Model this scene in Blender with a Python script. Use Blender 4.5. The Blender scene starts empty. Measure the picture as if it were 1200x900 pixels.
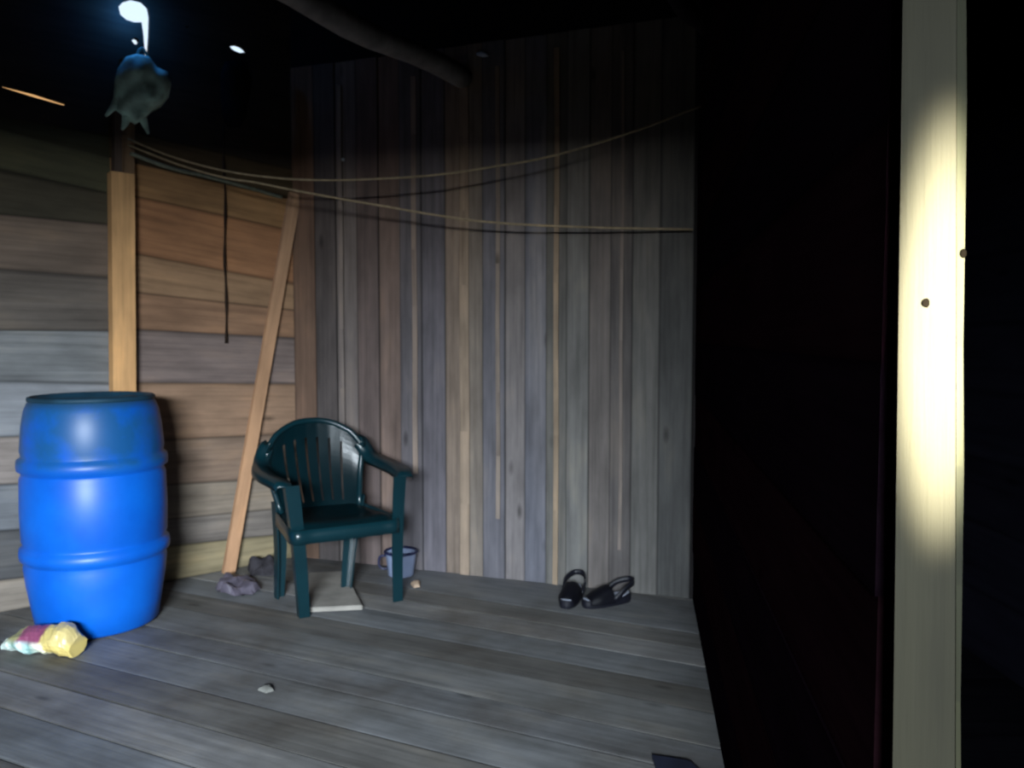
import bpy, bmesh, math, random
from mathutils import Vector, Matrix, noise
random.seed(7)
C = bpy.context.scene.collection
PI = math.pi
# ---------------------------------------------------------------- camera
F_PX, CAM_H, HORIZON = 950.0, 1.2, 395.0
PITCH = math.atan((450 - HORIZON) / F_PX)
CAM = Vector((0, 0, CAM_H))
FWD = Vector((0, math.cos(PITCH), -math.sin(PITCH)))
UPV = Vector((0, math.sin(PITCH), math.cos(PITCH)))
RGT = Vector((1, 0, 0))
def ray(px, py): return (FWD + RGT * ((px - 600) / F_PX) + UPV * ((450 - py) / F_PX)).normalized()
def hit(px, py, p0, n):
    d = ray(px, py); return CAM + d * ((p0 - CAM).dot(n) / d.dot(n))
def floor_at(px, py, z=0.0): return hit(px, py, Vector((0, 0, z)), Vector((0, 0, 1)))
def at_depth(px, py, y): return hit(px, py, Vector((0, y, 0)), Vector((0, 1, 0)))

cd = bpy.data.cameras.new('camera'); cam = bpy.data.objects.new('camera', cd); C.objects.link(cam)
cam.location = CAM; cam.rotation_euler = (PI / 2 - PITCH, 0, 0)
cd.sensor_width = 36; cd.lens = F_PX / 1200 * 36; cd.clip_start = .02
cd.dof.use_dof = True; cd.dof.focus_distance = 1.1; cd.dof.aperture_fstop = 7.5
bpy.context.scene.camera = cam
vs = bpy.context.scene.view_settings
vs.view_transform = 'Standard'; vs.look = 'None'; vs.exposure = 0; vs.gamma = 1

def lin(c):
    c = c / 255.0
    return c / 12.92 if c <= .04045 else ((c + .055) / 1.055) ** 2.4
def rgb(r, g, b): return (lin(r), lin(g), lin(b), 1)

# ---------------------------------------------------------------- helpers
def obj(name, bm, m, parent=None, smooth=False, label=None):
    me = bpy.data.meshes.new(name); bm.normal_update(); bm.to_mesh(me); bm.free()
    for mm in (m if isinstance(m, (list, tuple)) else [m]): me.materials.append(mm)
    if smooth:
        for p in me.polygons: p.use_smooth = True
    o = bpy.data.objects.new(name, me); C.objects.link(o)
    if parent: o.parent = parent
    if label: o['label'] = label
    return o
def tag(o, label, cat, group=None):
    o['label'] = label; o['category'] = cat
    if group: o['group'] = group
    return o
def thing(name, label, cat, loc=(0, 0, 0), rotz=0, group=None):
    o = bpy.data.objects.new(name, None); C.objects.link(o); o.empty_display_size = .1
    o.location = loc; o.rotation_euler = (0, 0, rotz)
    return tag(o, label, cat, group)
def struct(name, bm, m, label=None):
    o = obj(name, bm, m); o['kind'] = 'structure'
    if label: o['label'] = label
    return o
def tube(bm, pts, r, n=8, cap=True):
    pts = [Vector(p) for p in pts]; rs = r if isinstance(r, (list, tuple)) else [r] * len(pts)
    rings = []; prev = None
    for i, p in enumerate(pts):
        t = (pts[min(i + 1, len(pts) - 1)] - pts[max(i - 1, 0)]).normalized()
        if prev is None:
            a = Vector((0, 0, 1)) if abs(t.z) < .9 else Vector((1, 0, 0))
        else: a = prev
        x = (a - t * a.dot(t)).normalized(); y = t.cross(x); prev = x
        rings.append([bm.verts.new(p + (x * math.cos(2 * PI * k / n) + y * math.sin(2 * PI * k / n)) * rs[i]) for k in range(n)])
    for a, b in zip(rings, rings[1:]):
        for k in range(n): bm.faces.new((a[k], a[(k + 1) % n], b[(k + 1) % n], b[k]))
    if cap: bm.faces.new(rings[0][::-1]); bm.faces.new(rings[-1])
def smooth_path(pts, n=24):
    pts = [Vector(p) for p in pts]; P = [2 * pts[0] - pts[1]] + pts + [2 * pts[-1] - pts[-2]]; out = []
    m = len(pts) - 1
    for j in range(n + 1):
        u = j / n * m; i = min(int(u), m - 1); t = u - i
        a, b, c, d = P[i:i + 4]
        out.append(.5 * (2 * b + (c - a) * t + (2 * a - 5 * b + 4 * c - d) * t * t + (3 * b - a - 3 * c + d) * t ** 3))
    return out
def sweep(bm, pts, prof, side):
    """sweep a closed 2-D profile (list of (a,b)) along pts; a runs along 'side' vectors, b along the normal"""
    pts = [Vector(p) for p in pts]; rings = []
    for i, p in enumerate(pts):
        t = (pts[min(i + 1, len(pts) - 1)] - pts[max(i - 1, 0)]).normalized()
        s = side(i / (len(pts) - 1)) if callable(side) else Vector(side)
        s = (s - t * s.dot(t)).normalized(); nn = t.cross(s)
        pr = prof(i / (len(pts) - 1)) if callable(prof) else prof
        rings.append([bm.verts.new(p + s * a + nn * b) for a, b in pr])
    n = len(rings[0])
    for a, b in zip(rings, rings[1:]):
        for k in range(n): bm.faces.new((a[k], a[(k + 1) % n], b[(k + 1) % n], b[k]))
    bm.faces.new(rings[0][::-1]); bm.faces.new(rings[-1])
def lathe(bm, prof, n=48):
    rings = [[bm.verts.new((r * math.cos(2 * PI * k / n), r * math.sin(2 * PI * k / n), z)) for k in range(n)] for r, z in prof]
    for a, b in zip(rings, rings[1:]):
        for k in range(n): bm.faces.new((a[k], a[(k + 1) % n], b[(k + 1) % n], b[k]))
    return rings
def fix(bm): bmesh.ops.recalc_face_normals(bm, faces=bm.faces[:])

# ---------------------------------------------------------------- materials
def nodes(name, rough=.8, spec=.3):
    m = bpy.data.materials.new(name); m.use_nodes = True; nt = m.node_tree; b = nt.nodes['Principled BSDF']
    b.inputs['Roughness'].default_value = rough; b.inputs['Specular IOR Level'].default_value = spec
    return m, nt, b
def N(nt, t, **kw):
    n = nt.nodes.new(t)
    for k, v in kw.items():
        if k in n.inputs: n.inputs[k].default_value = v
        else: setattr(n, k, v)
    return n
def mixc(nt, fac, a, b, blend='MIX'):
    n = nt.nodes.new('ShaderNodeMix'); n.data_type = 'RGBA'; n.blend_type = blend
    for s, v in ((0, fac), (6, a), (7, b)):
        if hasattr(v, 'is_linked') or hasattr(v, 'links'): nt.links.new(v, n.inputs[s])
        else: n.inputs[s].default_value = v
    return n.outputs[2]
def ramp(nt, src, stops):
    r = nt.nodes.new('ShaderNodeValToRGB'); nt.links.new(src, r.inputs[0])
    e = r.color_ramp.elements
    while len(e) < len(stops): e.new(.5)
    for k, (p, c) in enumerate(stops):
        e[k].position = p; e[k].color = c if isinstance(c, tuple) else (c, c, c, 1)
    return r.outputs[0]
def wood(name, rough=.85, spec=.2, seam=.22, contrast=1.0, bounce_tint=False, mottle=False):
    """board wood: colour per board from the 'tone' attribute, grain from the 'grain' UVs, dark seams from 'across' UVs"""
    m, nt, b = nodes(name, rough, spec); L = nt.links
    at = N(nt, 'ShaderNodeAttribute', attribute_name='tone')
    uv = N(nt, 'ShaderNodeUVMap', uv_map='grain'); mp = N(nt, 'ShaderNodeMapping'); mp.inputs['Scale'].default_value = (1.6, 42, 1)
    L.new(uv.outputs[0], mp.inputs[0])
    g = N(nt, 'ShaderNodeTexNoise', Scale=1.0, Detail=6.0, Roughness=.6); L.new(mp.outputs[0], g.inputs['Vector'])
    lo = 1 - .5 * contrast
    gr = ramp(nt, g.outputs[0], [(.3, lo), (.5, .95), (.75, 1 + .25 * contrast)])
    mp2 = N(nt, 'ShaderNodeMapping'); mp2.inputs['Scale'].default_value = (2.2, 6, 1); L.new(uv.outputs[0], mp2.inputs[0])
    bl = N(nt, 'ShaderNodeTexNoise', Scale=1.3, Detail=4.0, Roughness=.55); L.new(mp2.outputs[0], bl.inputs['Vector'])
    blr = ramp(nt, bl.outputs[0], [(.32, (1 - .45 * contrast,) * 3 + (1,)), (.55, 1.0), (.72, (1.25, 1.2, 1.12, 1))])
    c = mixc(nt, 1.0, at.outputs[0], gr, 'MULTIPLY'); c = mixc(nt, 1.0, c, blr, 'MULTIPLY')
    if bounce_tint:  # bounce light put into the colour: cool low, warm high
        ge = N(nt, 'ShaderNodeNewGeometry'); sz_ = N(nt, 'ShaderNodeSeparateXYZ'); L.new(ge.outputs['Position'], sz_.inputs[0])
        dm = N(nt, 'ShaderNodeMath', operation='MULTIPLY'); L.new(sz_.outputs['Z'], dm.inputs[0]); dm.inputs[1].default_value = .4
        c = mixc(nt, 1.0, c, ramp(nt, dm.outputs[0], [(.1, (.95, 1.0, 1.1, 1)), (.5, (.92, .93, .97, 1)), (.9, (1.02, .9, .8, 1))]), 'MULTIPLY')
    if mottle:
        ge2 = N(nt, 'ShaderNodeNewGeometry'); n2 = N(nt, 'ShaderNodeTexNoise', Scale=1.7, Detail=7.0, Roughness=.62); L.new(ge2.outputs['Position'], n2.inputs['Vector'])
        c = mixc(nt, 1.0, c, ramp(nt, n2.outputs[0], [(.32, (.58, .53, .48, 1)), (.5, (.95, .95, .95, 1)), (.68, (1.18, 1.2, 1.24, 1))]), 'MULTIPLY')
    # knots
    mp3 = N(nt, 'ShaderNodeMapping'); mp3.inputs['Scale'].default_value = (2.0, 5.5, 1); L.new(uv.outputs[0], mp3.inputs[0])
    vo = N(nt, 'ShaderNodeTexVoronoi', Scale=1.1); L.new(mp3.outputs[0], vo.inputs['Vector'])
    kn = ramp(nt, vo.outputs['Distance'], [(.03, .35), (.11, 1.0)])
    c = mixc(nt, .8, c, kn, 'MULTIPLY')
    ua = N(nt, 'ShaderNodeUVMap', uv_map='across'); sx = N(nt, 'ShaderNodeSeparateXYZ'); L.new(ua.outputs[0], sx.inputs[0])
    if isinstance(seam, tuple): s = ramp(nt, sx.outputs['Y'], [(0, seam[0]), (.02, seam[1]), (.07, 1.0), (.97, 1.0), (1.0, seam[0])])
    else: s = ramp(nt, sx.outputs['Y'], [(0, seam), (.06, 1.0), (.94, 1.0), (1.0, seam)])
    c = mixc(nt, 1.0, c, s, 'MULTIPLY')
    L.new(c, b.inputs['Base Color'])
    bp = N(nt, 'ShaderNodeBump', Strength=.35, Distance=.004); L.new(g.outputs[0], bp.inputs['Height']); L.new(bp.outputs[0], b.inputs['Normal'])
    return m
def plain(name, col, rough=.6, spec=.4, var=.25, scale=12, bump=0.0, col2=None):
    m, nt, b = nodes(name, rough, spec); L = nt.links
    tc = N(nt, 'ShaderNodeTexCoord'); n = N(nt, 'ShaderNodeTexNoise', Scale=float(scale), Detail=5.0); L.new(tc.outputs['Object'], n.inputs['Vector'])
    c2 = col2 or tuple(x * (1 - var) for x in col[:3]) + (1,)
    c1 = tuple(min(1, x * (1 + var * .6)) for x in col[:3]) + (1,)
    L.new(ramp(nt, n.outputs[0], [(.35, c2), (.65, c1)]), b.inputs['Base Color'])
    if bump:
        bp = N(nt, 'ShaderNodeBump', Strength=bump, Distance=.01); L.new(n.outputs[0], bp.inputs['Height']); L.new(bp.outputs[0], b.inputs['Normal'])
    return m

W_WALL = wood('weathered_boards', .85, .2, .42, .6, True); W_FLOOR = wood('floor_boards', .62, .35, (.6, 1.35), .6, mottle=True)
W_POST = wood('sawn_timber', .8, .2, 1.0, .5); W_DARK = wood('dark_boards', 1.0, 0.0, .7, .5)

# ---------------------------------------------------------------- boards
class Boards:
    def __init__(s):
        s.bm = bmesh.new(); s.g = s.bm.loops.layers.uv.new('grain'); s.a = s.bm.loops.layers.uv.new('across')
        s.t = s.bm.loops.layers.float_color.new('tone')
    def paint(s, faces, o, u, v, tone, v0, v1, off):
        for f in faces:
            for l in f.loops:
                p = l.vert.co - o
                l[s.g].uv = (p.dot(u) + off[0], p.dot(v) + off[1])
                l[s.a].uv = (0, 0 if v1 <= v0 else min(1, max(0, (p.dot(v) - v0) / (v1 - v0))))
                l[s.t] = tone
    def quad(s, bl, br, tr, tl, n, t, tone):
        """board with front face bl,br,tr,tl; long side bl->br; n points to the room, back lies t behind"""
        bm = s.bm; fr = [bm.verts.new(p) for p in (bl, br, tr, tl)]; bk = [bm.verts.new(p - n * t) for p in (bl, br, tr, tl)]
        fs = [bm.faces.new(fr)]
        fs += [bm.faces.new((fr[(k + 1) % 4], fr[k], bk[k], bk[(k + 1) % 4])) for k in range(4)]
        fs.append(bm.faces.new(bk[::-1]))
        u = ((br - bl) + (tr - tl)).normalized(); v = n.cross(u); off = (random.uniform(0, 40), random.uniform(0, 40))
        for f in fs:
            for l in f.loops:
                k = (fr.index(l.vert) if l.vert in fr else bk.index(l.vert)); p = l.vert.co - bl
                l[s.g].uv = (p.dot(u) + off[0], p.dot(v) + off[1]); l[s.a].uv = (0, 0 if k < 2 else 1); l[s.t] = tone
    def box(s, o, u, v, w, tone):
        """box from corner o with edge vectors u (long), v, w"""
        n = w.normalized(); s.quad(o + w, o + u + w, o + u + v + w, o + v + w, n, w.length, tone)
def tone(r, g, b, j=.12):
    k = 1 + random.uniform(-j, j); c = rgb(r, g, b); return (c[0] * k, c[1] * k, c[2] * k, 1)

# ---------------------------------------------------------------- room plan
Z = Vector((0, 0, 1)); H = 3.0
PC = floor_at(350, 652); PL = floor_at(0, 718); PR = floor_at(811, 702)
dL = (PL - PC).normalized(); nL = dL.cross(Z)          # left wall, runs to the camera's left
if nL.dot(CAM - PC) < 0: nL.negate()
dB = (PR - PC).normalized(); nB = Z.cross(dB)
if nB.dot(CAM - PC) < 0: nB.negate()
PP = floor_at(848, 900)
dR = (PP - PR).normalized(); nR = dR.cross(Z)
if nR.x > 0: nR.negate()
lenL = (PC.x + 3.7) / -dL.x; PA = PC + dL * lenL
YF = -1.6; XE = 1.75
PD = Vector((PA.x, YF, 0)); PE = Vector((XE, YF, 0)); PG = PC + dB * ((XE - PC.x) / dB.x)
ROOM = [PC, PA, PD, PE, PG]
def clip_room(bm, grow=.0):
    cen = sum(ROOM, Vector()) / 5
    for i in range(5):
        a, b = ROOM[i], ROOM[(i + 1) % 5]; n = (b - a).cross(Z).normalized()
        if n.dot(cen - a) > 0: n.negate()
        bmesh.ops.bisect_plane(bm, geom=bm.verts[:] + bm.edges[:] + bm.faces[:], plane_co=a + n * grow, plane_no=n, clear_outer=True)

# floor: planks running left-right, slightly askew to the back wall
B = Boards()
du = Vector((2.1, -1.0, 0)).normalized(); dv = Vector((1.0, 2.1, 0)).normalized()
ft = [(108, 109, 110), (102, 103, 105), (110, 110, 109), (97, 95, 92), (104, 106, 108), (114, 113, 112), (101, 99, 96)]
v = -4.2; k = 0
while v < 6.2:
    w = random.uniform(.15, .22); cuts = [-7, random.uniform(-4.5, -3), 7] if k % 3 else [-7, 7]
    for a, b in zip(cuts, cuts[1:]):
        z = random.uniform(-.004, 0); o = Vector((0, 0, z))
        g = .003
        B.quad(o + du * a + dv * (v + g), o + du * b + dv * (v + g), o + du * b + dv * (v + w - g), o + du * a + dv * (v + w - g), Z, .03, tone(*ft[k % 7]))
    v += w; k += 1
clip_room(B.bm, .026)
def cut_side(bm, keep_left):
    bmesh.ops.bisect_plane(bm, geom=bm.verts[:] + bm.edges[:] + bm.faces[:], plane_co=PR - nR * .012, plane_no=(-nR if keep_left else nR), clear_outer=True)
cut_side(B.bm, True)
o = Vector((-8, -8, -.03)); B.quad(o, o + Vector((16, 0, 0)), o + Vector((16, 16, 0)), o + Vector((0, 16, 0)), Z, .02, rgb(20, 18, 16))
clip_room(B.bm, .06); cut_side(B.bm, True)
struct('floor', B.bm, W_FLOOR, 'grey weathered plank floor of the shack')

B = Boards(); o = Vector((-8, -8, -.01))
for k in range(40): B.quad(o + Vector((0, k * .4, 0)), o + Vector((16, k * .4, 0)), o + Vector((16, k * .4 + .4, 0)), o + Vector((0, k * .4 + .4, 0)), Z, .03, tone(12, 12, 16))  # near-black colour stands in for the missing light
clip_room(B.bm, .03); cut_side(B.bm, False)
struct('floor', B.bm, W_DARK, 'side room floor with darkness painted into its colour')

# ---- left wall: horizontal boards on both sides of the upright post, real gaps at the top letting daylight in
def on_left(px, py, off=0.0): return hit(px, py, PC + nL * off, nL)
def on_back(px, py, off=0.0): return hit(px, py, PC + nB * off, nB)
def sz(p): return (p - PC).dot(dL), p.z
def lp(s, z, off=0.0): return PC + dL * s + Z * z + nL * off
sP = sz(on_left(136, 450))[0]
def board_set(B, seams, xa, xb, s0, s1, tones, fn_line=None):
    lines = []
    for ya, yb in seams:
        (sa, za), (sb, zb) = sz(on_left(xa, ya)), sz(on_left(xb, yb))
        f = lambda s, sa=sa, za=za, sb=sb, zb=zb: za + (zb - za) * (s - sa) / (sb - sa)
        lines.append((f(s0), f(s1)))
    lines.append((0.0, 0.0))
    for i in range(len(lines) - 1):
        (t0, t1), (b0, b1) = lines[i], lines[i + 1]; off = random.uniform(-.004, .004)
        B.quad(lp(s0, b0, off), lp(s1, b1, off), lp(s1, t1, off), lp(s0, t0, off), nL, .028, tone(*tones[i], j=.06))
    return lines[0]
B = Boards()
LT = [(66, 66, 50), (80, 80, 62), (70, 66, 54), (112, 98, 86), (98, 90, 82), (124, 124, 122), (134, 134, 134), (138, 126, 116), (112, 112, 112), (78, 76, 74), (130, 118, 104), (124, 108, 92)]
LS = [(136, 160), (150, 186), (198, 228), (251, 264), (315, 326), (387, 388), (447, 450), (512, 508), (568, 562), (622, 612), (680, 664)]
sEnd = lenL
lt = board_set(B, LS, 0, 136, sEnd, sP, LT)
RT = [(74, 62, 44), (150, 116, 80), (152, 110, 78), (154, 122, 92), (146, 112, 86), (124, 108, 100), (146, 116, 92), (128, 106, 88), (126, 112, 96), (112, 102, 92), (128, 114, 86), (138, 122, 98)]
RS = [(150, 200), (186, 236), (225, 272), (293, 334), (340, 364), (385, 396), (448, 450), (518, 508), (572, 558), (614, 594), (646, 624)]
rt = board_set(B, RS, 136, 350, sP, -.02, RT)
# upper panel with the holes
def upper(B, outline, holes, n, d, tn, t=.028):
    bm = B.bm; ed = []; loops = []
    for lpnts in [outline] + holes:
        vs_ = [bm.verts.new(p) for p in lpnts]; loops.append(vs_)
        ed += [bm.edges.new((vs_[i], vs_[(i + 1) % len(vs_)])) for i in range(len(vs_))]
    r = bmesh.ops.triangle_fill(bm, use_beauty=True, use_dissolve=False, edges=ed)
    fs = [f for f in r['geom'] if isinstance(f, bmesh.types.BMFace)]
    ex = bmesh.ops.extrude_face_region(bm, geom=fs)
    nv = [e for e in ex['geom'] if isinstance(e, bmesh.types.BMVert)]
    for v_ in nv: v_.co -= n * t
    allf = set(fs)
    for v_ in nv:
        for f in v_.link_faces: allf.add(f)
    B.paint(list(allf), outline[0], d, Z, tn, 0, 0, (random.uniform(0, 9), 3))
def blob(cx, cy, rx, ry, n=14, j=.18, rot=0):
    out = []
    for k in range(n):
        a = 2 * PI * k / n; r = 1 + random.uniform(-j, j); x = math.cos(a) * rx * r; y = math.sin(a) * ry * r
        out.append((cx + x * math.cos(rot) - y * math.sin(rot), cy + x * math.sin(rot) + y * math.cos(rot)))
    return out
HOLES = [[(139, 8), (145, 1), (155, -2), (167, 1), (174, 8), (176, 18), (175.5, 40), (174, 64), (170, 65), (168, 40), (166, 26), (157, 26), (148, 23), (141, 17)], blob(159, 48, 4, 4, 8), blob(279, 57, 10, 4, 10, .1, .3),
         [(2, 102), (4, 100), (40, 109), (77, 121), (76, 124), (40, 114)], blob(219, 31, 2.2, 1.2, 6, .1)]
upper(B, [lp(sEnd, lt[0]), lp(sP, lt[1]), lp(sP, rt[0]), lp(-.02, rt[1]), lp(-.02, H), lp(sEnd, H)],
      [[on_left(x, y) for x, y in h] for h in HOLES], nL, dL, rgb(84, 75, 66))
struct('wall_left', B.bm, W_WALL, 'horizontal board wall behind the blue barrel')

# ---- back wall: vertical boards and narrow cover strips
def bs(px): return (on_back(px, 450) - PC).dot(dB)
def bp(s, z, off=0.0): return PC + dB * s + Z * z + nB * off
B = Boards()
bx_ = [350, 372, 396, 420, 445, 470, 495, 522, 548, 566, 592, 615, 640, 664, 690, 715, 740, 772, 811]
bt = [(112, 88, 72), (84, 76, 72), (108, 98, 92), (100, 86, 80), (112, 94, 84), (94, 88, 88), (100, 94, 96), (122, 106, 92), (122, 110, 98), (98, 94, 96), (116, 108, 104), (100, 98, 102), (96, 92, 86), (106, 102, 96), (100, 92, 86), (84, 78, 74), (96, 92, 86), (80, 78, 74)]
ZT = 2.62
for i in range(len(bx_) - 1):
    s0, s1 = bs(bx_[i]), bs(bx_[i + 1]); off = random.uniform(-.006, .006); zb = 0
    if i == 0: s0 -= .02
    lean = random.uniform(-.008, .008)
    B.quad(bp(s0, zb, off), bp(s0 + lean, ZT, off), bp(s1 + lean, ZT, off), bp(s1, zb, off), nB * 1, .03, tone(*bt[i], j=.05)) if False else \
        B.quad(bp(s1, zb, off), bp(s1, ZT, off), bp(s0, ZT, off), bp(s0, zb, off), nB, .03, tone(*bt[i], j=.05))
for px, wpx, z0, z1, c in [(402, 5, .3, 2.5, (124, 112, 104)), (487, 6, .5, 2.5, (130, 114, 102)), (545, 11, 0, 2.55, (146, 126, 106)), (584, 5, .3, 2.5, (128, 114, 102)),
                           (652, 6, 0, 2.55, (140, 120, 98)), (728, 4, .2, 2.5, (118, 106, 96))]:
    s0, s1 = bs(px - wpx / 2), bs(px + wpx / 2); m_ = 7
    for q in range(m_):
        za, zb = z0 + (z1 - z0) * q / m_, z0 + (z1 - z0) * (q + 1) / m_
        ja, jb = .002 * math.sin(px + q * 1.7), .002 * math.sin(px + (q + 1) * 1.7)
        B.quad(bp(s1 + ja, za, .008), bp(s1 + jb, zb, .008), bp(s0 + jb, zb, .008), bp(s0 + ja, za, .008), nB, .01, tone(*c, j=.04))
# upper dark gable, and the wall going on behind the partition
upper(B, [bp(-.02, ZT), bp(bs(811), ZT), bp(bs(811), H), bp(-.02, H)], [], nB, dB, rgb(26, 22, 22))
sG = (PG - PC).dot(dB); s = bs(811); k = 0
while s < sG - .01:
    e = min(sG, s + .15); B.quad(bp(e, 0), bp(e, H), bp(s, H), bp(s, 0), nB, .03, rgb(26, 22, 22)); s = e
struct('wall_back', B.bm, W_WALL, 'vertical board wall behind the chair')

# ---- right partition of boards coloured near-black to stand for shade from the back wall to the near post
B = Boards()
lenR = (PR.y - .80) / -dR.y; PN = PR + dR * lenR
z = 0; k = 0
while z < H - .01:
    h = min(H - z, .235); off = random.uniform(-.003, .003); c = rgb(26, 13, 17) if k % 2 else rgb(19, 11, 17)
    f = lambda t, zz, off=off: PR + dR * t + Z * zz + nR * off
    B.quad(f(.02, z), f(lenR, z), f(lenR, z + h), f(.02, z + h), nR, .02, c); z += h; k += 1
struct('wall_right', B.bm, W_DARK, 'board partition with painted-in shade right of the lit room')
# ---- dark side room shell and the unseen rear wall, its opening shaped for the light
def plankwall(name, a, b, nrm, c, openings=None, label=None):
    B = Boards(); d = (b - a); L_ = d.length; d = d / L_
    segs = [(0, L_, 0, H)] if not openings else openings
    for s0, s1, z0, z1 in segs:
        z = z0
        while z < z1 - .01:
            h = min(.25, z1 - z); B.quad(a + d * s0 + Z * z, a + d * s1 + Z * z, a + d * s1 + Z * (z + h), a + d * s0 + Z * (z + h), nrm, .03, tone(*c)); z += h
    return struct(name, B.bm, W_DARK, label)
plankwall('wall_side', PG, PE, Vector((-1, 0, 0)), (18, 18, 26), label='board wall of the side room with painted-in darkness')  # lack of light put into the board colour
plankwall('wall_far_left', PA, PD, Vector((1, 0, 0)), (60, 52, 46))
L_ = (PE - PD).length
dx0, dx1 = (-1.25 - PD.x), (.24 - PD.x)
plankwall('wall_front', PD, PE, Vector((0, 1, 0)), (50, 44, 40), [(0, dx0, 0, H), (dx1, L_, 0, H), (dx0, dx1, 1.765, H), (dx0, dx1, 0, 1.15)])  # sill, lintel and jambs placed to shade floor and upper walls
# ---- roof: corrugated sheets
bm = bmesh.new(); nx, ny = 150, 12; gv = []
for i in range(nx + 1):
    x = -3.9 + 5.9 * i / nx
    gv.append([bm.verts.new((x, -1.8 + 6.8 * j / ny, H - .005 + .012 * math.sin(x * 2 * PI / .076 * .5))) for j in range(ny + 1)])
for i in range(nx):
    for j in range(ny): bm.faces.new((gv[i][j], gv[i][j + 1], gv[i + 1][j + 1], gv[i + 1][j]))
clip_room(bm, .05)
struct('ceiling', bm, plain('smoked_tin', rgb(34, 32, 34), .6, .3), 'smoke-dark corrugated roof sheets')

# ---------------------------------------------------------------- timbers
# upright post on the left wall
def wall_bar(B, p0, p1, w, t, tn, n=nL, base=.004):
    """bar between two wall points (centre line), width w in the wall plane, thickness t out of it"""
    u = (p1 - p0); s = n.cross(u).normalized()
    B.box(p0 - s * w / 2 + n * base, u, s * w, n * t, tn)
t = thing('timber_post', 'pale square upright post on the horizontal board wall behind the blue barrel', 'post', lp(sP, 0, .03))
inv = t.matrix_basis.inverted()
def local(bm, root):
    m = Matrix.Translation(root.location) @ root.rotation_euler.to_matrix().to_4x4()
    bmesh.ops.transform(bm, matrix=m.inverted(), verts=bm.verts[:]); return bm
B = Boards(); lo = on_left(136, 470); up = on_left(139, 205); w_ = 25 / 950 * lo.y
wall_bar(B, lp(sP, 0), up, w_, .07, rgb(206, 158, 108)); obj('shaft', local(B.bm, t), W_POST, t)
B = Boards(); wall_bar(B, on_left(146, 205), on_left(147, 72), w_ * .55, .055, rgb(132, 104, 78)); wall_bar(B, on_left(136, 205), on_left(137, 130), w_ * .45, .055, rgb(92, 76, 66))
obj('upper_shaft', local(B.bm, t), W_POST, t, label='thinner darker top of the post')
# slanting plank
sl0, sl1 = on_left(262, 664), on_left(343, 228)
B = Boards(); q0 = Vector((sl0.x, sl0.y, 0)); q0 += nL * .05; q1 = sl1 + nL * .012
u = q1 - q0; s_ = nL.cross(u).normalized(); nn = u.normalized().cross(s_)
if nn.dot(nL) < 0: nn.negate()
wv = .062
B.box(q0 - s_ * wv / 2, u, s_ * wv, nn * .025, rgb(176, 136, 104))
tag(obj('leaning_plank', B.bm, W_POST), 'long narrow plank leaning against the board wall behind the plastic chair', 'plank')
# rafters
def log(name, a, b, r, label, m):
    bm = bmesh.new(); n = 14; pts = [a.lerp(b, i / n) + Vector((0, 0, .012 * math.sin(i * .9))) for i in range(n + 1)]
    tube(bm, pts, [r * (1 + .06 * math.sin(i * 1.3)) for i in range(n + 1)], 14)
    return tag(obj(name, bm, m, smooth=True), label, 'roof beam')
M_LOG = plain('smoky_log', rgb(130, 124, 120), .85, .15, .3, 9, .4)
a = on_back(543, 92, .0); b = Vector((at_depth(330, -12, 2.95)))
b = a + (b - a) * 1.7
log('roof_beam', a + (a - b).normalized() * .02, b, .05, 'round grey roof beam slanting down to the vertical board wall', M_LOG)
a2 = on_back(838, 45); b2 = at_depth(775, -25, 2.7); 
log('roof_beam', a2, a2 + (b2 - a2) * 1.5, .035, 'faint roof beam in the dark top right of the board wall', plain('black_log', rgb(30, 25, 26), .9, .1))
# near post beside the camera, end of the partition
D = .72
NP = at_depth(1086, 450, D) - CAM; NP.z = 0; NP.normalize(); P0 = at_depth(1086, 450, D)
def np_(px, py, y=D): return hit(px, py, P0 + NP * (y - D), -NP)
NPR = NP.cross(Z)
t = thing('door_post', 'pale yellowish sawn post close to the viewer lit by a torch beam', 'post', (P0.x, P0.y + .02, 0))
B = Boards()
tl, tr, bl, br = np_(1058, 0), np_(1121, 0), np_(1046, 900), np_(1119, 900)
def ext(a, b, z): return a + (b - a) * ((z - a.z) / (b.z - a.z))
q = [ext(tl, bl, 0), ext(tr, br, 0), ext(tr, br, 2.6), ext(tl, bl, 2.6)]
B.quad(q[1], q[2], q[3], q[0], -NP, .05, rgb(37, 35, 25))
obj('shaft', local(B.bm, t), W_POST, t)
D2 = D + .022
e0, e1 = np_(1121.5, 0, D2), np_(1120, 900, D2); f0, f1 = np_(1133, 0, D2), np_(1126, 900, D2)
B = Boards(); pts_l = []; pts_r = []
for i in range(25):
    z = 2.6 * i / 24; L0 = ext(e0, e1, z); R0 = ext(f0, f1, z)
    pts_l.append(L0); pts_r.append(R0 + Vector((.0009 * math.sin(i * 2.1), 0, 0)))
for i in range(24): B.quad(pts_r[i], pts_r[i + 1], pts_l[i + 1], pts_l[i], -NP, .018, rgb(34, 34, 21))
obj('edge_strip', local(B.bm, t), W_POST, t, label='narrow greenish strip along the right edge')
bm = bmesh.new()
kp = np_(1086, 355); bmesh.ops.create_uvsphere(bm, u_segments=14, v_segments=8, radius=.0042, matrix=Matrix.Translation(kp) @ Matrix.Diagonal((1, .3, 1, 1)))  # dark knot in the post, built as a small bead
obj('nail', local(bm, t), plain('dark_knot', rgb(5, 4, 3), .9, 0.0), t, smooth=True)
bm = bmesh.new(); kp = np_(1129, 297, D2); bmesh.ops.create_uvsphere(bm, u_segments=12, v_segments=8, radius=.003, matrix=Matrix.Translation(kp) @ Matrix.Diagonal((1, .5, 1.4, 1)))  # dark notch in the strip, built as a small bead
obj('nail', local(bm, t), plain('dark_notch', rgb(5, 4, 3), .9, 0.0), t, smooth=True)

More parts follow.
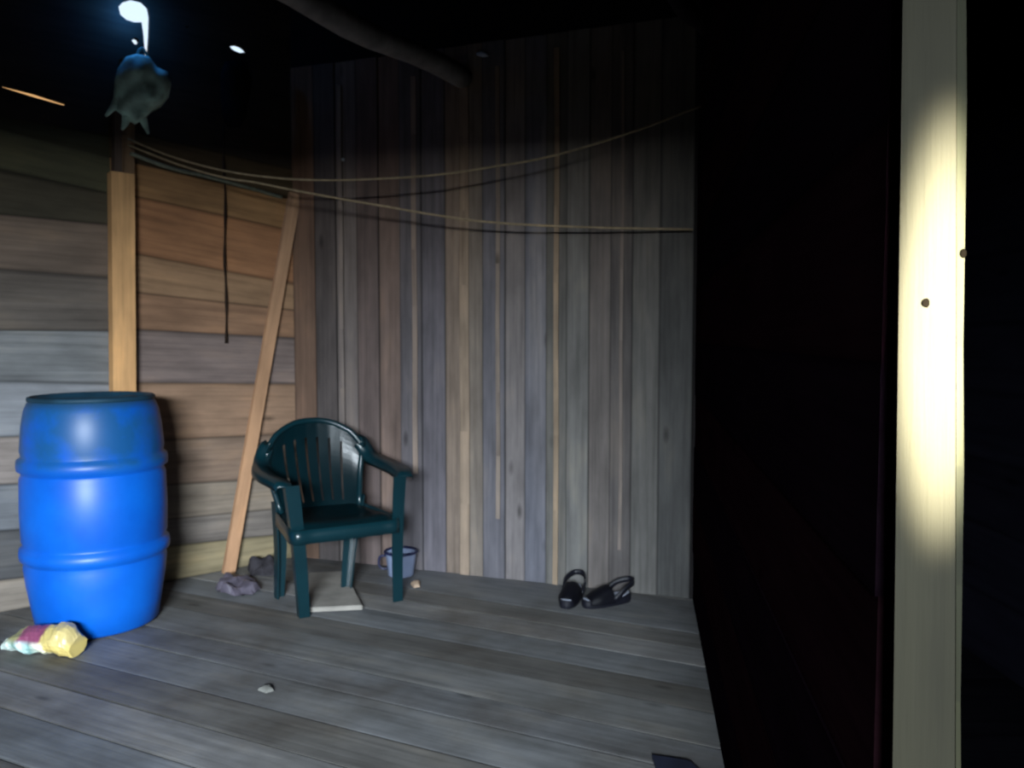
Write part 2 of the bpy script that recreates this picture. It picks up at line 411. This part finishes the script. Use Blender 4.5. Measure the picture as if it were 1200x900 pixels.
# ---------------------------------------------------------------- blue barrel
def barrel_mat():
    m, nt, b = nodes('blue_plastic', .42, .4); L = nt.links
    tc = N(nt, 'ShaderNodeTexCoord'); sx = N(nt, 'ShaderNodeSeparateXYZ'); L.new(tc.outputs['Object'], sx.inputs[0])
    n = N(nt, 'ShaderNodeTexNoise', Scale=4.0, Detail=6.0, Roughness=.6); L.new(tc.outputs['Object'], n.inputs['Vector'])
    base = ramp(nt, n.outputs[0], [(.3, rgb(0, 76, 172)), (.7, rgb(4, 94, 194))])
    zr = ramp(nt, sx.outputs['Z'], [(.66, 0.0), (.70, 1.0)])          # grime lies above the upper hoop
    zt = ramp(nt, sx.outputs['Z'], [(.91, 0.0), (.945, 1.0)])
    gn = ramp(nt, n.outputs[0], [(.38, 0.0), (.56, .8)])
    g = N(nt, 'ShaderNodeMath', operation='MULTIPLY'); L.new(zr, g.inputs[0]); L.new(gn, g.inputs[1])
    c = mixc(nt, g.outputs[0], base, rgb(22, 74, 110)); c = mixc(nt, zt, c, rgb(30, 62, 84))
    L.new(c, b.inputs['Base Color'])
    return m
bc = floor_at(117, 750); R_ = .238; bc = bc + Vector((bc.x, bc.y, 0)).normalized() * R_
t = thing('plastic_barrel', 'tall blue plastic barrel with two hoops and a grimy top', 'barrel', bc)
HB, RB = .95, .277
prof = [(0, 0), (.214, 0), (.232, .012), (.247, .10), (.263, .20), (.270, .270), (.266, .288), (.268, .296), (.282, .306), (.284, .325), (.282, .344), (.268, .354), (.266, .362), (.274, .378), (.277, .5), (.274, .63),
        (.266, .648), (.268, .656), (.282, .666), (.284, .686), (.282, .706), (.268, .716), (.266, .724), (.270, .745), (.262, .84), (.252, .90), (.240, .932), (.230, HB - .003)]
bm = bmesh.new(); rings = lathe(bm, [(max(r, .001), z) for r, z in prof], 64); bmesh.ops.remove_doubles(bm, verts=bm.verts[:], dist=1e-4); fix(bm)
MB_ = barrel_mat(); obj('body', bm, MB_, t, smooth=True)
bm = bmesh.new(); lathe(bm, [(.230, HB - .012), (.239, HB - .006), (.239, HB + .006), (.230, HB + .010), (.219, HB + .006), (.215, HB - .01), (.001, HB - .012)], 64); fix(bm)
M_LID = plain('grimy_lid', rgb(22, 54, 72), .6, .3, .4, 7)
lid = obj('lid', bm, M_LID, t, smooth=True, label='dark grimy lid')
bm = bmesh.new(); lathe(bm, [(.001, .012), (.03, .012), (.034, .006), (.034, -.004)], 24); bmesh.ops.translate(bm, vec=(.12, .06, HB - .01), verts=bm.verts[:]); fix(bm)
obj('bung', bm, M_LID, lid, smooth=True)

# ---------------------------------------------------------------- green monobloc chair (local: front is -Y)
M_CH = plain('green_plastic', rgb(6, 36, 43), .3, .5, .12, 5)
fl, fr_, rl, rr = floor_at(351, 725), floor_at(472, 704), floor_at(321, 700), floor_at(410, 692)
cc = (fl + fr_ + rl + rr) / 4; fx = (fr_ - fl).normalized(); rotz = math.atan2(fx.y, fx.x)
t = thing('plastic_armchair', 'dark green plastic armchair with slatted back standing in the corner', 'chair', (cc.x, cc.y, 0), rotz)
SH = .425
def X(p): return Vector(p)
# seat
bm = bmesh.new(); nu, nv = 16, 16; g = []
for i in range(nu + 1):
    u = -1 + 2 * i / nu; row = []
    for j in range(nv + 1):
        v = j / nv; y = -.245 + .43 * v; wd = .235 - .035 * v
        z = SH - .02 * (1 - u * u) * math.sin(PI * min(1, v * 1.1)) - .02 * v
        if v < .14: z -= .045 * ((.14 - v) / .14) ** 2
        if abs(u) > .85: z -= .03 * ((abs(u) - .85) / .15)
        row.append(bm.verts.new((u * wd, y + .018 * u * u * (1 - v), z)))
    g.append(row)
for i in range(nu):
    for j in range(nv): bm.faces.new((g[i][j], g[i + 1][j], g[i + 1][j + 1], g[i][j + 1]))
bmesh.ops.solidify(bm, geom=bm.faces[:], thickness=.008); fix(bm)
obj('seat', bm, M_CH, t, smooth=True)
bm = bmesh.new()   # apron
ap = lambda i: None
path = [(-.205, .17, SH - .05), (-.225, -.05, SH - .05), (-.232, -.225, SH - .055), (-.15, -.238, SH - .055), (0, -.242, SH - .055), (.15, -.238, SH - .055), (.232, -.225, SH - .055), (.225, -.05, SH - .05), (.205, .17, SH - .05)]
sweep(bm, smooth_path(path, 48), [(-.03, -.004), (.03, -.004), (.03, .004), (-.03, .004)], Z); fix(bm)
obj('apron', bm, M_CH, t, smooth=True)
# back
def bk(u, v):
    wd = .185 + .042 * math.sin(v * PI / 2)
    top = .80 - .105 * abs(u) ** 2.4
    z = (SH - .03) + (top - SH + .03) * v
    y = .175 + .125 * v - .075 * u * u * (.4 + .6 * v) + .03 * math.sin(v * PI)
    return Vector((u * wd, y, z))
bm = bmesh.new()
cols = [-1, -.84]                                   # solid / slot boundaries
ns = 7; sw = (1.68 - .045 * (ns - 1)) / ns; x = -.84; edges_u = [-1, -.84]; kind = [1]
for i in range(ns):
    edges_u.append(x + sw); kind.append(1 if True else 0); x += sw
    if i < ns - 1: edges_u.append(x + .045); kind.append(0); x += .045
edges_u.append(1.0); kind.append(1); edges_u = sorted(set(round(e, 5) for e in edges_u))
kind = [1, 1]
for i in range(ns - 1): kind += [0, 1]
kind += [1]
vv = [0, .08, .14] + [.14 + .66 * k / 10 for k in range(1, 11)] + [.86, .92, .97, 1.0]
g = [[bm.verts.new(bk(u, v)) for v in vv] for u in edges_u]
for i in range(len(edges_u) - 1):
    for j in range(len(vv) - 1):
        if kind[i] == 0 and .10 < (vv[j] + vv[j + 1]) / 2 < .80: continue
        bm.faces.new((g[i][j], g[i + 1][j], g[i + 1][j + 1], g[i][j + 1]))
bmesh.ops.solidify(bm, geom=bm.faces[:], thickness=.012); fix(bm)
obj('backrest', bm, M_CH, t, smooth=False)
bm = bmesh.new()   # rolled rim round the back
rim = [bk(-1, .0), bk(-1, .5), bk(-1, .9)] + [bk(-1 + 2 * k / 12, 1.0) for k in range(1, 12)] + [bk(1, .9), bk(1, .5), bk(1, 0)]
tube(bm, smooth_path(rim, 60), .014, 8); obj('back_rim', bm, M_CH, t, smooth=True)
# arms
for sgn in (-1, 1):
    a0 = bk(sgn * .93, .95)
    arm = smooth_path([a0, (sgn * .226, .235, .695), (sgn * .256, .20, .636), (sgn * .280, .12, .617), (sgn * .286, -.04, .609), (sgn * .268, -.20, .603), (sgn * .265, -.238, .585)], 36)
    bm = bmesh.new()
    sweep(bm, arm, lambda q: [(-.030, .006), (.030, .006), (.036, -.016), (.034, -.034), (.027, -.005), (-.027, -.005), (-.034, -.034), (-.036, -.016)],
          lambda q, sg=sgn: Vector((1, 0, .15 * sg)) if q > .25 else Vector((1, .6 * sg * (1 - q * 4), .6 * sg * (1 - q * 4))))
    fix(bm); obj('armrest', bm, M_CH, t, smooth=True)
# legs: angled L profiles, tapering
def legp(w0, w1, sx, sy):
    def f(q):
        w = w0 + (w1 - w0) * q; th = .006
        return [(0, 0), (sx * w, 0), (sx * w, sy * th), (sx * th, sy * th), (sx * th, sy * w), (0, sy * w)]
    return f
Minv = (Matrix.Translation(t.location) @ Matrix.Rotation(rotz, 4, 'Z')).inverted()
for sgn, ft_, rt_ in ((-1, Minv @ fl, Minv @ rl), (1, Minv @ fr_, Minv @ rr)):
    for nm, foot, top, w0, w1, sy in (('f', ft_, X((sgn * .265, -.245, .59)), .058, .046, 1), ('r', rt_, X((sgn * .218, .20, SH + .02)), .07, .046, -1)):
        bm = bmesh.new(); n = 16
        foot = Vector((foot.x, foot.y, 0))
        mid = top.lerp(foot, .5) + Vector((-sgn * .006, 0, 0))
        path = smooth_path([top, mid, foot], n); rings = []
        for i, p in enumerate(path):
            q = i / n; w = w0 + (w1 - w0) * q; th = .007; sx = -sgn
            dpth = w * .85; sk = .006 if nm == 'r' else 0.0
            pr = [(0, 0), (sx * w, 0), (sx * w, sy * th), (sx * (w - th), sy * th * 1.02), (sx * th * 1.2, sy * th * 1.02), (sx * (th + sk), sy * dpth), (sx * sk, sy * dpth)]
            rings.append([bm.verts.new((p.x + a, p.y + b, p.z)) for a, b in pr])
        m_ = len(rings[0])
        for a, b in zip(rings, rings[1:]):
            for k in range(m_): bm.faces.new((a[k], a[(k + 1) % m_], b[(k + 1) % m_], b[k]))
        bm.faces.new(rings[0][::-1]); bm.faces.new(rings[-1]); fix(bm)
        obj('leg', bm, M_CH, t)

# ---------------------------------------------------------------- soft lumps
def puff(bm, outline, n, thick, rings=7, rough=.012, fq=9, back=.3, seed=0, uvfun=None):
    """cushion-like body over a star-shaped outline of 3-D points; n = facing direction"""
    k_ = len(outline); cen = sum(outline, Vector()) / k_
    dense = []
    for i in range(k_):
        for j in range(3): dense.append(outline[i].lerp(outline[(i + 1) % k_], j / 3))
    k_ = len(dense)
    for sg, th in ((1, thick), (-1, thick * back)):
        prev = None
        for r in range(rings + 1):
            f = 1 - r / rings; h = math.sqrt(max(0, 1 - f * f)) * th * sg
            cur = []
            if r == 0 and sg == -1: cur = edge
            elif r == rings: cur = [bm.verts.new(cen + n * h)]
            else:
                for p in dense:
                    q = cen + (p - cen) * f; d = noise.noise(q * fq + Vector((seed, seed, 0))) * rough
                    cur.append(bm.verts.new(q + n * (h + d * (1 if r else .3))))
            if r == 0 and sg == 1: edge = cur
            if prev:
                for k in range(k_):
                    if len(cur) == 1: bm.faces.new((prev[k], prev[(k + 1) % k_], cur[0]))
                    else: bm.faces.new((prev[k], prev[(k + 1) % k_], cur[(k + 1) % k_], cur[k]))
            prev = cur
    fix(bm)
def onl(pts, off): return [on_left(x, y, off) for x, y in pts]
# grey-green cloth bag on the post
M_BAG = plain('grey_green_cloth', rgb(195, 228, 216), .95, .1, .45, 12, .8)
p0 = on_left(165, 105, .125); t = thing('cloth_bag', 'grey-green cloth bag hanging from the top of the pale upright post', 'bag', on_left(168, 70, .125))
bm = bmesh.new(); puff(bm, onl([(138, 80), (148, 66), (160, 63), (174, 66), (184, 78), (197, 84), (201, 98), (198, 114), (188, 126), (176, 133), (170, 139), (158, 146), (146, 138), (136, 130), (133, 112), (134, 94)], .125), nL, .075, 12, .032, 13, .25)
obj('sack', local(bm, t), M_BAG, t, smooth=True)
for pts in ([(142, 112), (134, 124), (124, 136)], [(164, 130), (169, 144), (174, 157)], [(150, 130), (147, 143), (143, 152)]):
    bm = bmesh.new(); tube(bm, smooth_path(onl(pts, .125), 8), [.028 * (1 - .1 * i) for i in range(9)], 8); obj('strap', local(bm, t), M_BAG, t, smooth=True)
bm = bmesh.new(); tube(bm, smooth_path(onl([(160, 66), (163, 59), (168, 57), (173, 66)], .11), 10), .006, 6); obj('loop', local(bm, t), M_BAG, t, smooth=True)
# near-black cloth
bm = bmesh.new(); puff(bm, onl([(258, 84), (264, 72), (276, 70), (290, 74), (294, 90), (292, 112), (288, 136), (282, 149), (268, 150), (261, 138), (259, 112)], .05), nL, .045, 7, .03, 10, .25, 5)
tag(obj('hanging_cloth', bm, plain('black_cloth', rgb(20, 22, 26), .95, .05, .3, 12, .4), smooth=True), 'black cloth hanging high on the board wall right of the grey-green bag', 'cloth')
# dark cord hanging down the boards
bm = bmesh.new(); tube(bm, smooth_path(onl([(262, 148), (262, 190), (264, 240), (263, 300), (265, 350), (265, 402)], .022), 30), [.0055 + .002 * math.sin(i * 1.1) for i in range(31)], 8)
tag(obj('hanging_rope', bm, plain('dark_cord', rgb(44, 34, 28), .9, .1), smooth=True), 'dark thin rope hanging straight down the orange boards left of the leaning plank', 'rope')
# clotheslines
def line(pix, ya, yb, r, label, m, n=40):
    x0, x1 = pix[0][0], pix[-1][0]
    pts = [at_depth(x, y, ya + (yb - ya) * (x - x0) / (x1 - x0)) for x, y in pix]
    bm = bmesh.new(); tube(bm, smooth_path(pts, n), r, 8)
    return tag(obj('clothesline', bm, m, smooth=True), label, 'rope', None)
M_ROPE = plain('pale_rope', rgb(140, 122, 96), .9, .1, .2, 40)
M_GREY = plain('grey_green_rope', rgb(120, 122, 104), .9, .1, .2, 40)
yP = on_left(150, 165, .08).y
yW = PR.y - .05
line([(150, 163), (200, 183), (262, 200), (330, 209), (400, 211), (500, 206), (580, 195), (650, 182), (740, 155), (822, 124)], yP, hit(822, 124, PR, nR).y, .0048, 'upper pale clothesline rising to the right across the vertical boards', M_ROPE)
line([(150, 170), (210, 193), (262, 208), (300, 214), (350, 224), (440, 240), (560, 259), (680, 266), (812, 269)], yP - .02, yW, .005, 'lower pale clothesline sagging to the right across the vertical boards', M_ROPE)
line([(153, 180), (200, 197), (258, 211), (330, 231)], yP + .0, on_left(330, 231, .01).y, .009, 'short thick grey-green rope from the upright post to the leaning plank', M_GREY)

# ---------------------------------------------------------------- small things on the floor
# wrapper
def wrapper_mat():
    m, nt, b = nodes('printed_film', .35, .5); L = nt.links
    tc = N(nt, 'ShaderNodeTexCoord'); sx = N(nt, 'ShaderNodeSeparateXYZ'); L.new(tc.outputs['Object'], sx.inputs[0])
    n = N(nt, 'ShaderNodeTexNoise', Scale=16.0, Detail=3.0); L.new(tc.outputs['Object'], n.inputs['Vector'])
    ad = N(nt, 'ShaderNodeMath', operation='MULTIPLY_ADD'); L.new(n.outputs[0], ad.inputs[0]); ad.inputs[1].default_value = .06; L.new(sx.outputs['X'], ad.inputs[2])
    top = ramp(nt, ad.outputs[0], [(0, rgb(150, 146, 90)), (.001, rgb(150, 146, 90))])
    mr = N(nt, 'ShaderNodeMapRange'); mr.inputs[1].default_value = -.13; mr.inputs[2].default_value = .17; L.new(ad.outputs[0], mr.inputs[0])
    band = ramp(nt, mr.outputs[0], [(0, rgb(132, 130, 92)), (.28, rgb(132, 130, 92)), (.34, rgb(122, 64, 92)), (.62, rgb(122, 64, 92)), (.67, rgb(186, 168, 104)), (1, rgb(190, 172, 118))])
    wb = ramp(nt, mr.outputs[0], [(0, rgb(210, 226, 220)), (.20, rgb(215, 232, 226)), (.27, rgb(96, 130, 120)), (.36, rgb(205, 230, 230)), (.46, rgb(120, 160, 156)), (.60, rgb(240, 244, 224)), (.7, rgb(240, 236, 200)), (.74, rgb(206, 184, 112))])
    mz = N(nt, 'ShaderNodeMapRange'); mz.inputs[1].default_value = .045; mz.inputs[2].default_value = .065; L.new(sx.outputs['Z'], mz.inputs[0])
    L.new(mixc(nt, mz.outputs[0], wb, band), b.inputs['Base Color'])
    return m
wl, wr = floor_at(6, 764), floor_at(88, 772); wc = (wl + wr) / 2; wdv = (wr - wl).normalized()
t = thing('snack_wrapper', 'crumpled yellow, pink and white wrapper on the floor in front of the blue barrel', 'wrapper', (wc.x, wc.y + .03, 0), math.atan2(wdv.y, wdv.x))
bm = bmesh.new(); nn_, mm = 28, 20; hl = (wr - wl).length / 2 * .97; rings = []
for i in range(nn_ + 1):
    x = -hl + 2 * hl * i / nn_; e = abs(x) / hl; w = .062 * (1 - .25 * e ** 4); hgt = .05 * (1 - .45 * e ** 6) * (1.0 + .25 * (x / hl)); ring = []
    for k in range(mm):
        a = 2 * PI * k / mm; p = Vector((x, w * math.cos(a), hgt + hgt * math.sin(a)))
        d = noise.noise(p * 26) * .014 + noise.noise(p * 60) * .005
        ring.append(bm.verts.new((p.x + noise.noise(p * 20 + Vector((5, 1, 1))) * .006, p.y + math.cos(a) * d, max(.001, p.z + math.sin(a) * d))))
    rings.append(ring)
for a, b in zip(rings, rings[1:]):
    for k in range(mm): bm.faces.new((a[k], a[(k + 1) % mm], b[(k + 1) % mm], b[k]))
bm.faces.new(rings[0][::-1]); bm.faces.new(rings[-1]); fix(bm); obj('packet', bm, wrapper_mat(), t)
# wooden board under the chair
q = [floor_at(363, 718), floor_at(425, 715), floor_at(404, 674), floor_at(362, 676)]
bm = bmesh.new(); vb = [bm.verts.new(p + Z * .001) for p in q]; vt = [bm.verts.new(p + Z * .022) for p in q]
bm.faces.new(vt); bm.faces.new(vb[::-1])
for k in range(4): bm.faces.new((vb[k], vb[(k + 1) % 4], vt[(k + 1) % 4], vt[k]))
fix(bm); bmesh.ops.bevel(bm, geom=bm.edges[:], offset=.003, segments=2, affect='EDGES')
tag(obj('floor_board', bm, plain('grey_board', rgb(136, 132, 126), .8, .2, .2, 10)), 'loose grey wooden board lying on the floor under the plastic chair', 'board')
# enamel mug / small pail by the wall
pc = floor_at(470, 674); t = thing('enamel_pail', 'small white enamel pail with dark blue rim against the wall behind the chair', 'pail', pc)
bm = bmesh.new(); rr_ = [(.001, 0), (.058, 0), (.064, .006), (.078, .118), (.080, .122), (.076, .122), (.061, .012), (.001, .01)]; lathe(bm, rr_, 32); fix(bm)
obj('bowl', bm, plain('white_enamel', rgb(128, 140, 168), .35, .5, .1), t, smooth=True)
bm = bmesh.new(); tube(bm, [(.080 * math.cos(2 * PI * k / 32), .080 * math.sin(2 * PI * k / 32), .122) for k in range(33)], .007, 8, False); M_RIM = plain('blue_enamel_rim', rgb(24, 30, 62), .35, .5)
obj('rim', bm, M_RIM, t, smooth=True, label='dark blue rim')
bm = bmesh.new(); tube(bm, smooth_path([(-.077, 0, .10), (-.105, 0, .095), (-.112, 0, .06), (-.098, 0, .035), (-.068, 0, .035)], 16), .006, 8); obj('handle', bm, M_RIM, t, smooth=True)
# crumpled bag and rag behind the chair
def heap(name, pix, n, h, m, label, cat, seed, rough=.03):
    pts = [floor_at(x, y) + Z * .004 for x, y in pix]; bm = bmesh.new(); puff(bm, pts, Z, h, 8, rough, 16, .02, seed)
    for v_ in bm.verts: v_.co.z = max(.002, v_.co.z)
    return tag(obj(name, bm, m), label, cat)
heap('plastic_bag', [(252, 690), (262, 682), (276, 679), (292, 680), (304, 685), (306, 692), (296, 697), (276, 699), (258, 697)], Z, .038, plain('mauve_film', rgb(80, 75, 86), .4, .5, .35, 22), 'crumpled mauve-grey plastic bag on the floor at the foot of the leaning plank', 'plastic bag', 3, .05)
heap('dark_rag', [(290, 670), (298, 666), (310, 664), (324, 666), (330, 671), (322, 675), (306, 676), (294, 675)], Z, .07, plain('dark_rag', rgb(50, 48, 52), .95, .1, .4, 18), 'dark rag on the floor just left of the back chair leg', 'rag', 8, .05)
heap('paper_scrap', [(302, 810), (308, 806), (318, 806), (321, 811), (312, 814)], Z, .012, plain('pale_paper', rgb(112, 112, 108), .9, .1), 'tiny pale paper scrap lying on the middle of the floor', 'scrap', 2, .004)
heap('paper_scrap', [(481, 686), (486, 683), (493, 684), (492, 689), (485, 690)], Z, .02, plain('tan_scrap', rgb(150, 130, 112), .9, .1), 'tiny tan scrap on the floor beside the white enamel pail', 'scrap', 4, .004)
# dark wedge at the lower right floor edge
q = [floor_at(764, 889), floor_at(808, 896), floor_at(826, 912), floor_at(772, 912)]
bm = bmesh.new(); vb = [bm.verts.new(p + Z * .001) for p in q]; vt = [bm.verts.new(p + Z * .012) for p in q]
bm.faces.new(vt); bm.faces.new(vb[::-1])
for k in range(4): bm.faces.new((vb[k], vb[(k + 1) % 4], vt[(k + 1) % 4], vt[k]))
fix(bm); tag(obj('dark_offcut', bm, plain('navy_offcut', rgb(26, 30, 46), .8, .2)), 'small flat dark offcut on the floor at the bottom edge by the dark partition', 'offcut')
# sandals
M_RUB = plain('black_rubber', rgb(16, 17, 26), .5, .35, .2); M_IN = plain('worn_insole', rgb(150, 155, 170), .6, .4, .3, 20)
def sandal(loc, rz, label, tilt=0):
    t = thing('sandal', label, 'sandal', loc, rz, 'black sandals by the vertical board wall'); t.rotation_euler = (0, tilt, rz)
    L_ = .25
    def half(s):                                      # half width along the foot, s: 0 heel .. 1 toe
        return .036 + .012 * math.sin(PI * (s - .15)) + (.004 if s > .5 else 0) if 0 < s < 1 else .03
    out = []
    for k in range(40):
        a = 2 * PI * k / 40; x = math.cos(a); s = (x + 1) / 2
        y = math.copysign(abs(math.sin(a)) ** .7, math.sin(a)); out.append((x * L_ / 2, y * (.036 + .012 * s)))
    bm = bmesh.new(); lo = [bm.verts.new((x * .97, y * .95, .001)) for x, y in out]; mi = [bm.verts.new((x, y, .014)) for x, y in out]; hi = [bm.verts.new((x, y, .03 + .012 * (abs(x) / .125) ** 2 * (1 if x < 0 else .5))) for x, y in out]
    for a, b in ((lo, mi), (mi, hi)):
        for k in range(40): bm.faces.new((a[k], a[(k + 1) % 40], b[(k + 1) % 40], b[k]))
    bm.faces.new(lo[::-1]); bm.faces.new(hi); fix(bm); sole = obj('sole', bm, M_RUB, t)
    bm = bmesh.new(); a_ = [bm.verts.new((x * .93, y * .88, .032 + .012 * (abs(x) / .125) ** 2 * (1 if x < 0 else .5))) for x, y in out]; bm.faces.new(a_); ex = bmesh.ops.extrude_face_region(bm, geom=bm.faces[:])
    for v_ in ex['geom']:
        if isinstance(v_, bmesh.types.BMVert): v_.co.z += .002
    fix(bm); obj('insole', bm, M_IN, sole, label='worn grey insole')
    bm = bmesh.new(); nu_, nv_ = 10, 16; g = []       # broad upper over the instep and toes
    for i in range(nu_ + 1):
        s = i / nu_; x = -.02 + .125 * s; hh = .088 - .045 * s ** 1.5; ww = .048 - .012 * max(0, s - .6) / .4
        g.append([bm.verts.new((x + .015 * math.sin(PI * j / nv_) * (1 - s), -ww * math.cos(PI * j / nv_), .016 + (hh - .016) * math.sin(PI * j / nv_) ** .75)) for j in range(nv_ + 1)])
    for i in range(nu_):
        for j in range(nv_): bm.faces.new((g[i][j], g[i + 1][j], g[i + 1][j + 1], g[i][j + 1]))
    bmesh.ops.solidify(bm, geom=bm.faces[:], thickness=.005); fix(bm); obj('upper', bm, M_RUB, t, smooth=True)
    bm = bmesh.new(); pts = smooth_path([(-.015, -.047, .03), (-.07, -.047, .075), (-.125, -.025, .092), (-.135, 0, .095), (-.125, .025, .092), (-.07, .047, .075), (-.015, .047, .03)], 28)
    sweep(bm, pts, [(-.012, -.003), (.012, -.003), (.012, .003), (-.012, .003)], Z); fix(bm); obj('heel_strap', bm, M_RUB, t, smooth=True)
    return t
pa, pb = floor_at(670, 704), floor_at(711, 708)
sandal((pa.x, pa.y, 0), math.radians(-108), 'left one of the two black sandals by the vertical board wall, toe towards the viewer')
sandal((pb.x, pb.y, 0), math.radians(-155), 'right one of the two black sandals by the vertical board wall, heel pointing right')
# pale nail heads on the vertical boards
for x, y in ((402, 187), (700, 486)):
    bm = bmesh.new(); bmesh.ops.create_uvsphere(bm, u_segments=10, v_segments=6, radius=.008, matrix=Matrix.Translation(on_back(x, y, .014))); 
    if x == 402: tag(obj('nail_head', bm, plain('bright_nail', rgb(190, 190, 180), .4, .5), smooth=True), 'bright nail head high on the vertical boards just above the clotheslines', 'nail')
    else: bm.free()
bm = bmesh.new(); puff(bm, [on_back(x, y, .02) for x, y in ((558, 62), (564, 60), (572, 63), (573, 66), (566, 67), (559, 65))], nB, .006, 3, .0, 9)  # pale patch stands for a faint gap of daylight in the gable
tag(obj('gap_light_patch', bm, plain('gap_light_pale', rgb(200, 200, 205), .3, .6), smooth=True), 'small pale patch standing for a daylight gap above the end of the roof beam', 'scrap')

# ---------------------------------------------------------------- daylight and lamps
w = bpy.data.worlds.new('sky'); bpy.context.scene.world = w; w.use_nodes = True; nt = w.node_tree; L = nt.links
bg = nt.nodes['Background']; tc = N(nt, 'ShaderNodeTexCoord'); sx = N(nt, 'ShaderNodeSeparateXYZ'); L.new(tc.outputs['Generated'], sx.inputs[0])
L.new(ramp(nt, sx.outputs['Z'], [(.0, rgb(60, 52, 40)), (.2, rgb(120, 95, 65)), (.27, rgb(235, 180, 120)), (.31, rgb(215, 235, 255)), (.6, rgb(190, 225, 255))]), bg.inputs[0]); bg.inputs[1].default_value = 1.2
def lamp(name, kind, loc, target, energy, color, **kw):
    d = bpy.data.lights.new(name, kind); d.energy = energy; d.color = color
    for k, v_ in kw.items(): setattr(d, k, v_)
    o = bpy.data.objects.new(name, d); C.objects.link(o); o.location = loc
    o.rotation_euler = (Vector(target) - Vector(loc)).to_track_quat('-Z', 'Y').to_euler(); return o
lamp('opening_daylight', 'AREA', (-.15, -3.2, 1.95), (-.45, 3.6, .9), 530, (.81, .915, 1.0), shape='RECTANGLE', size=1.6, size_y=.6, spread=math.radians(120))  # unseen area lamp for daylight through the opening behind the viewer
tl_ = lamp('torch', 'SPOT', (.385, .2, 1.22), np_(1110, 385), 900, (1.0, .955, .76), spot_size=math.radians(44), spot_blend=.85, shadow_soft_size=.012); tl_.scale = (.21, 1.05, 1)
hp = on_left(154, 9, .085); lamp('gap_halo_lamp', 'POINT', hp, hp + Vector((0, 0, -1)), 1.7, (.06, .32, 1.0), shadow_soft_size=.03)  # added blue lamp inside the wall gives the hole its halo
